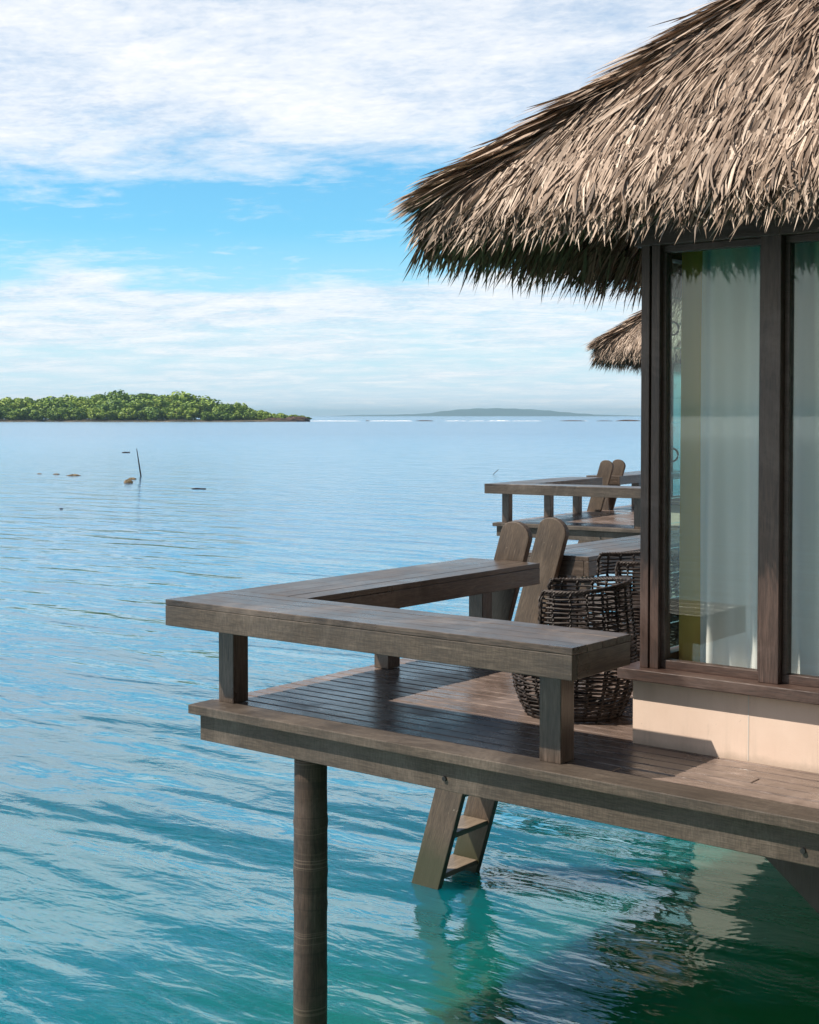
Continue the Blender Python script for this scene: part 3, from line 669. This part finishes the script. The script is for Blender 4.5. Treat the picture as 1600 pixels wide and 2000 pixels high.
def crown_mesh(seed, w_, h_, trunk=.2):
    r_ = np.random.default_rng(seed); n = 2600
    nc = 17; cc = r_.normal(0, 1, (nc, 3)); cc /= np.linalg.norm(cc, axis=1)[:, None]; cc[:, 2] = cc[:, 2] * .9 + .05
    cc *= r_.uniform(.45, .85, nc)[:, None]; cr = r_.uniform(.28, .48, nc)
    which = r_.integers(0, nc, n); d = r_.normal(0, 1, (n, 3)); d /= np.linalg.norm(d, axis=1)[:, None]
    P_ = cc[which] + d * cr[which][:, None] * r_.uniform(.75, 1.08, n)[:, None]
    P_ = P_ * np.array([w_ / 2, w_ / 2, h_ * .47]); P_[:, 2] += h_ * .5; P_[:, 2] = np.maximum(P_[:, 2], .3)
    mb = MB()
    for i in range(n):
        nn = Vector(d[i] + r_.normal(0, .5, 3)).normalized(); a = nn.cross(Vector((.3, .2, 1))).normalized(); b_ = nn.cross(a); sz_ = r_.uniform(.35, .8); c_ = Vector(P_[i]); k = len(mb.v)
        mb.v += [tuple(c_ + a * sz_), tuple(c_ + b_ * sz_ * .6), tuple(c_ - a * sz_), tuple(c_ - b_ * sz_ * .6)]; mb.f.append((k, k + 1, k + 2, k + 3))
    return mb
protos = []
for i, (w_, h_) in enumerate(((11, 11), (13, 12), (10, 13), (14, 11), (9, 8), (12, 15))):
    tr_ = empty('tree', (0, 0, -500))
    crown_mesh(20 + i, w_, h_).build('crown', LEAF, tr_)
    tk = MB().tube([(0, 0, -.5), (.2, .1, h_ * .3), (-.1, .3, h_ * .6)], [.35, .28, .15], 7)
    for q in range(5):
        a = q * 1.26 + i; tk.tube([(.1, .1, h_ * .28), (w_ * .18 * math.cos(a), w_ * .18 * math.sin(a), h_ * .5), (w_ * .34 * math.cos(a), w_ * .34 * math.sin(a), h_ * .66)], [.18, .12, .05], 5)
    tk.build('trunk', BARK, tr_, smooth=True); protos.append(tr_)
def outline(px):
    pts = [(-700, 50), (0, 51), (120, 56), (270, 59), (385, 55), (405, 45), (425, 37), (447, 35), (470, 33), (495, 24), (520, 19), (560, 14), (600, 9)]
    for (a, ya), (b_, yb) in zip(pts, pts[1:]):
        if px <= b_: return ya + (yb - ya) * (px - a) / (b_ - a)
    return 8
first = [True] * 6
ANCH = [(-60, 'at the left photo edge'), (60, 'above the smallest lagoon rocks'), (120, 'above the flat mossy rock'), (180, 'left of the tilted pole'), (240, 'directly above the tilted pole'),
        (300, 'just right of the tilted pole'), (345, 'above the flat driftwood'), (395, 'where the canopy starts dropping'), (440, 'beside the low tip'), (486, 'on the low tip')]
placed = []
def put_tree(px, D, hm, rank, kind):
    p = protos[kind]; base_h = (11, 12, 13, 11, 8, 15)[kind] * .99
    if first[kind]: o = p; first[kind] = False
    else: o = copy_tree(p)
    s_ = hm / base_h; o.location = at(px, D, WATER + .2); o.scale = (max(s_, .75) * random.uniform(1.0, 1.25),) * 2 + (s_,); o.rotation_euler.z = random.uniform(0, 6.28)
    placed.append((px, rank, o)); return o
px = -330
while px < 428: put_tree(px + random.uniform(-4, 4), 800 + random.uniform(-8, 8), (outline(px) * random.uniform(.90, 1.05)) * 800 / F, 'skyline', random.choice((1, 3, 5, 0))); px += 27
px = -330
while px < 470: put_tree(px + random.uniform(-4, 4), 781 + random.uniform(-5, 5), (outline(px) * random.uniform(.70, .88)) * 781 / F, 'middle', random.choice((0, 1, 2, 3))); px += 25
px = -330
while px < 470: put_tree(px + random.uniform(-5, 5), 764 + random.uniform(-3, 3), (outline(px) * random.uniform(.38, .60)) * 764 / F, 'shore', random.choice((0, 4, 2, 3))); px += random.choice((19, 24, 30))
for px, hh in ((427, 36), (450, 38), (468, 41), (480, 31)): put_tree(px, 770, hh * 770 / F * .9, 'middle', 2)
px = 490
while px < 598: put_tree(px, 775 + random.uniform(-6, 6), (outline(px) + 1) * 775 / F, 'bush', 4); px += 13
px = 486
while px < 560: put_tree(px, 768, (outline(px) * .75) * 768 / F, 'bush', 4); px += 15
bins = {}
for px, rank, o in placed:
    if px < -60: tag(o, {'skyline': 'tall', 'middle': 'middle height', 'shore': 'low round', 'bush': 'low'}[rank] + ' island tree beyond the left edge of the photo', 'tree', 'trees of the wooded island'); continue
    k = max(i for i, (x, _) in enumerate(ANCH) if px >= x) if rank != 'bush' else 9
    bins.setdefault((rank, k), []).append((px, o))
for (rank, k), L_ in bins.items():
    L_.sort(key=lambda q: q[0]); n = len(L_)
    for i, (px, o) in enumerate(L_):
        if n == 1: pos_ = ''
        elif i == 0: pos_ = 'leftmost '
        elif i == n - 1: pos_ = 'rightmost '
        else: pos_ = ('second ', 'third ', 'fourth ', 'fifth ', 'sixth ', 'seventh ', 'eighth ', 'ninth ', 'tenth ', 'eleventh ', 'twelfth ', 'thirteenth ', 'fourteenth ')[i - 1]
        if rank == 'bush': l = pos_ + ('' if pos_ in ('leftmost ', 'rightmost ', '') else 'from left ') + 'of the low bushes on the rocky island tip'
        else: l = pos_ + {'skyline': 'tall skyline tree', 'middle': 'mid-height island tree', 'shore': 'round waterline mangrove'}[rank] + ' ' + ANCH[k][1]
        tag(o, l, 'tree' if rank != 'bush' else 'bush', 'trees of the wooded island' if rank != 'bush' else 'bushes on the island tip')
def lump(name, px, D, wx, wy, hz, m, seed, zb=WATER):
    r_ = random.Random(seed); mb = MB(); nu, nv = 28, 9; ph = [r_.uniform(0, 6) for _ in range(6)]
    for j in range(nv + 1):
        el = math.pi / 2 * j / nv
        for i in range(nu):
            a = 2 * math.pi * i / nu
            k = 1 + .13 * math.sin(3 * a + ph[0]) + .10 * math.sin(5 * a + ph[1] + el * 3) + .07 * math.sin(9 * a + ph[2] + el * 7) + r_.uniform(-.04, .04)
            mb.v.append((wx / 2 * k * math.cos(a) * math.cos(el), wy / 2 * k * math.sin(a) * math.cos(el), -.1 * hz + hz * 1.1 * math.sin(el) * (1 + .15 * math.sin(4 * a + ph[3])) if j < nv else hz))
    for j in range(nv):
        for i in range(nu): mb.f.append((j * nu + i, j * nu + (i + 1) % nu, (j + 1) * nu + (i + 1) % nu, (j + 1) * nu + i))
    o = mb.build(name, m); o.location = at(px, D, zb); o.rotation_euler.z = YAW; return o
# island ground: a long low bank
isl = MB(); npt = 90
for i in range(npt + 1):
    px = -480 + (602 + 480) * i / npt; wob = 3 * math.sin(i * .7) + 2 * math.sin(i * 1.9)
    tip = min(1, (602 - px) / 60 + .05)
    for D, z in ((752 + wob + (1 - tip) * 18, -.3), (755 + wob + (1 - tip) * 18, .45 * tip), (765, .9), (800, 1.3), (830 - (1 - tip) * 30, -.3)): isl.v.append(tuple(at(px, D, WATER + z)))
for i in range(npt):
    for q in range(4): a = i * 5 + q; isl.f.append((a, a + 1, a + 6, a + 5))
tag(isl.build('island_ground', SHORE), kind='structure')
rk = [lump('rock', 575, 764, 15, 6, 2.6, ROCK, 1), lump('rock', 592, 766, 7, 5, 2.5, ROCK, 2), lump('rock', 540, 763, 16, 5, 2.0, ROCK, 3)]
for o, l in zip(rk, ('long dark rock ledge at the tip of the island', 'dark end rock where the island meets the surf', 'low brown rock ledge left of the island tip')): tag(o, l, 'rock', 'rocks at the tip of the island')

# far hills
m, t, b = mat('hill_green'); b.inputs['Base Color'].default_value = (.05, .09, .06, 1); b.inputs['Roughness'].default_value = .9
g = t.nodes.new('ShaderNodeNewGeometry').outputs['Position']; t.links.new(ramp(t, noise(t, g, .004, 5, .6), [(.35, (.015, .035, .03)), (.65, (.04, .065, .05))]), b.inputs['Base Color'])
D = 10900; hl = MB(); nn = 90
hp = [(640, 0), (700, 2.5), (780, 3.0), (830, 5), (860, 9), (890, 12.5), (930, 15), (975, 15.5), (1020, 14), (1060, 12), (1100, 8), (1150, 4), (1200, 2), (1300, 0)]
def hy(px):
    for (a, ya), (b_, yb) in zip(hp, hp[1:]):
        if px <= b_: return ya + (yb - ya) * (px - a) / (b_ - a)
    return 0
for i in range(nn + 1):
    px = 640 + 660 * i / nn; hh = (hy(px) + .5 * math.sin(i * 1.3) * (hy(px) > 3)) * D / F
    for k, (dd, f) in enumerate(((-500, -.1), (-350, .25), (-150, .7), (0, 1.0), (300, .6), (700, -.1))): hl.v.append(tuple(at(px, D + dd, WATER + f * hh)))
for i in range(nn):
    for q in range(5): a = i * 6 + q; hl.f.append((a, a + 1, a + 7, a + 6))
tag(hl.build('hills', m, smooth=True), kind='structure')

# surf line on the reef
m, t, b = mat('foam'); b.inputs['Base Color'].default_value = (.72, .77, .80, 1); b.inputs['Roughness'].default_value = .8; FOAM = m
def surf(px0, px1, D, hgt, seed, name='surf'):
    r_ = random.Random(seed); mb = MB(); n = int((px1 - px0) / 1.5)
    for i in range(n + 1):
        px = px0 + (px1 - px0) * i / n; e = math.sin(math.pi * i / n) ** .4 if 0 < i < n else 0
        hh = hgt * .6 * e * r_.uniform(.2, 1.2)
        for dd, z in ((-6, -.05), (-3, hh * .35), (0, hh), (3, hh * .5), (7, -.05)): mb.v.append(tuple(at(px, D + dd + 4 * math.sin(i * .3 + seed), WATER + z)))
    for i in range(n):
        for q in range(4): a = i * 5 + q; mb.f.append((a, a + 1, a + 6, a + 5))
    return mb
allm = MB()
for i, (a, b_, D, h_) in enumerate(((600, 705, 835, .8), (722, 806, 840, 1.1), (868, 912, 850, .7), (915, 948, 850, .6), (950, 998, 845, 1.0), (1000, 1058, 850, .6), (1105, 1150, 860, .6), (1168, 1195, 860, .5), (1200, 1260, 860, .6), (1300, 1500, 860, .7))):
    s_ = surf(a, b_, D, h_, i); k = len(allm.v); allm.v += s_.v; allm.f += [tuple(k + q for q in f) for f in s_.f]
tag(allm.build('surf', FOAM, smooth=True), 'broken line of white surf along the reef near the horizon', 'surf', kind='stuff')
for px, wdt, hh, l in ((828, 34, 1.0, 'dark low reef rock between surf lines below the far hills'), (1118, 50, .9, 'long dark reef rock below the right end of the far hills'), (1225, 46, 1.5, 'dark reef rock close to the villa corner post at the horizon'), (718, 8, .8, 'tiny dark reef rock in a gap of the surf line'), (1180, 30, .7, 'small dark reef rock left of the larger one near the corner post')):
    tag(lump('reef_rock', px, 842, wdt * 842 / F, 6, hh * .5, ROCK, px), l, 'rock', 'dark reef rocks in the surf line')

# debris standing and floating in the lagoon
def wdist(py): return (1.5 - WATER) * F / (py - 812)
D = wdist(930); p0 = at(275, D, WATER); p1 = at(267, D, WATER + 54 / F * D)
o = MB().tube([tuple(p0 - (p1 - p0) * .2), tuple(p0.lerp(p1, .5)), tuple(p1)], [.045, .036, .02], 7).build('wooden_pole', BLACK); tag(o, 'thin dark pole standing tilted in the lagoon below the island', 'pole')
def stick(name, px0, px1, py, r_, z0, z1, label, cat='driftwood'):
    D = wdist(py); a = at(px0, D, WATER + z0); b_ = at(px1, D, WATER + z1)
    o = MB().tube([tuple(a), tuple(a.lerp(b_, .35) + Vector((0, 0, r_ * .4))), tuple(a.lerp(b_, .7)), tuple(b_)], [r_ * .5, r_, r_ * .8, r_ * .9], 7).build(name, WDK); tag(o, label, cat, 'driftwood in the lagoon'); return o
stick('driftwood', 238, 254, 884.5, .055, .02, .06, 'short dark driftwood floating just left of the tilted pole tip')
stick('driftwood', 374, 402, 955, .03, .01, .01, 'flat dark driftwood floating right of and nearer than the tilted pole')
D = wdist(927); stick('driftwood', 963, 974, 927, .02, 0, 10 / F * D, 'small dark branch sticking up slanted from the water above the far deck', 'branch')
stick('driftwood', 115, 122, 994, .02, 0, .01, 'tiny dark chip floating farther left and nearer than the other driftwood')
m, t, b = mat('wet_rock'); g = t.nodes.new('ShaderNodeTexCoord').outputs['Object']
t.links.new(ramp(t, noise(t, g, 4, 5, .7), [(.35, (.06, .045, .025)), (.65, (.25, .18, .08))]), b.inputs['Base Color']); b.inputs['Roughness'].default_value = .5; WR = m
for px, py, wp, hp_, l in ((144, 929, 26, 2.6, 'flat mossy rock barely above water left of the pole'), (110, 927, 13, 2, 'small grey rock just left of the flat mossy rock'), (76, 926, 10, 1.4, 'smallest rock at the left end of the row in the lagoon'), (250, 943, 17, 6, 'tan boulder breaking the water at the foot of the pole'), (258, 936, 16, 3, 'low tan rock just behind the tan boulder')):
    D = wdist(py); tag(lump('rock', px, D, wp * D / F, wp * D / F * .8, hp_ * D / F, WR, px), l, 'rock', 'rocks in the lagoon')

# ------------------------------------------------------------------ haze
HAZE = 1.05e-4
if HAZE > 0:
    m = bpy.data.materials.new('air'); m.use_nodes = True; t = m.node_tree; t.nodes.clear()
    out = t.nodes.new('ShaderNodeOutputMaterial'); pv = t.nodes.new('ShaderNodeVolumePrincipled')
    pv.inputs['Color'].default_value = (.52, .82, 1.0, 1); pv.inputs['Density'].default_value = HAZE; pv.inputs['Anisotropy'].default_value = .2
    t.links.new(pv.outputs[0], out.inputs['Volume'])
    H = MB().box(-S - 50, S + 50, -S - 50, S + 50, -5.2, 62).build('haze', m); tag(H, kind='stuff')
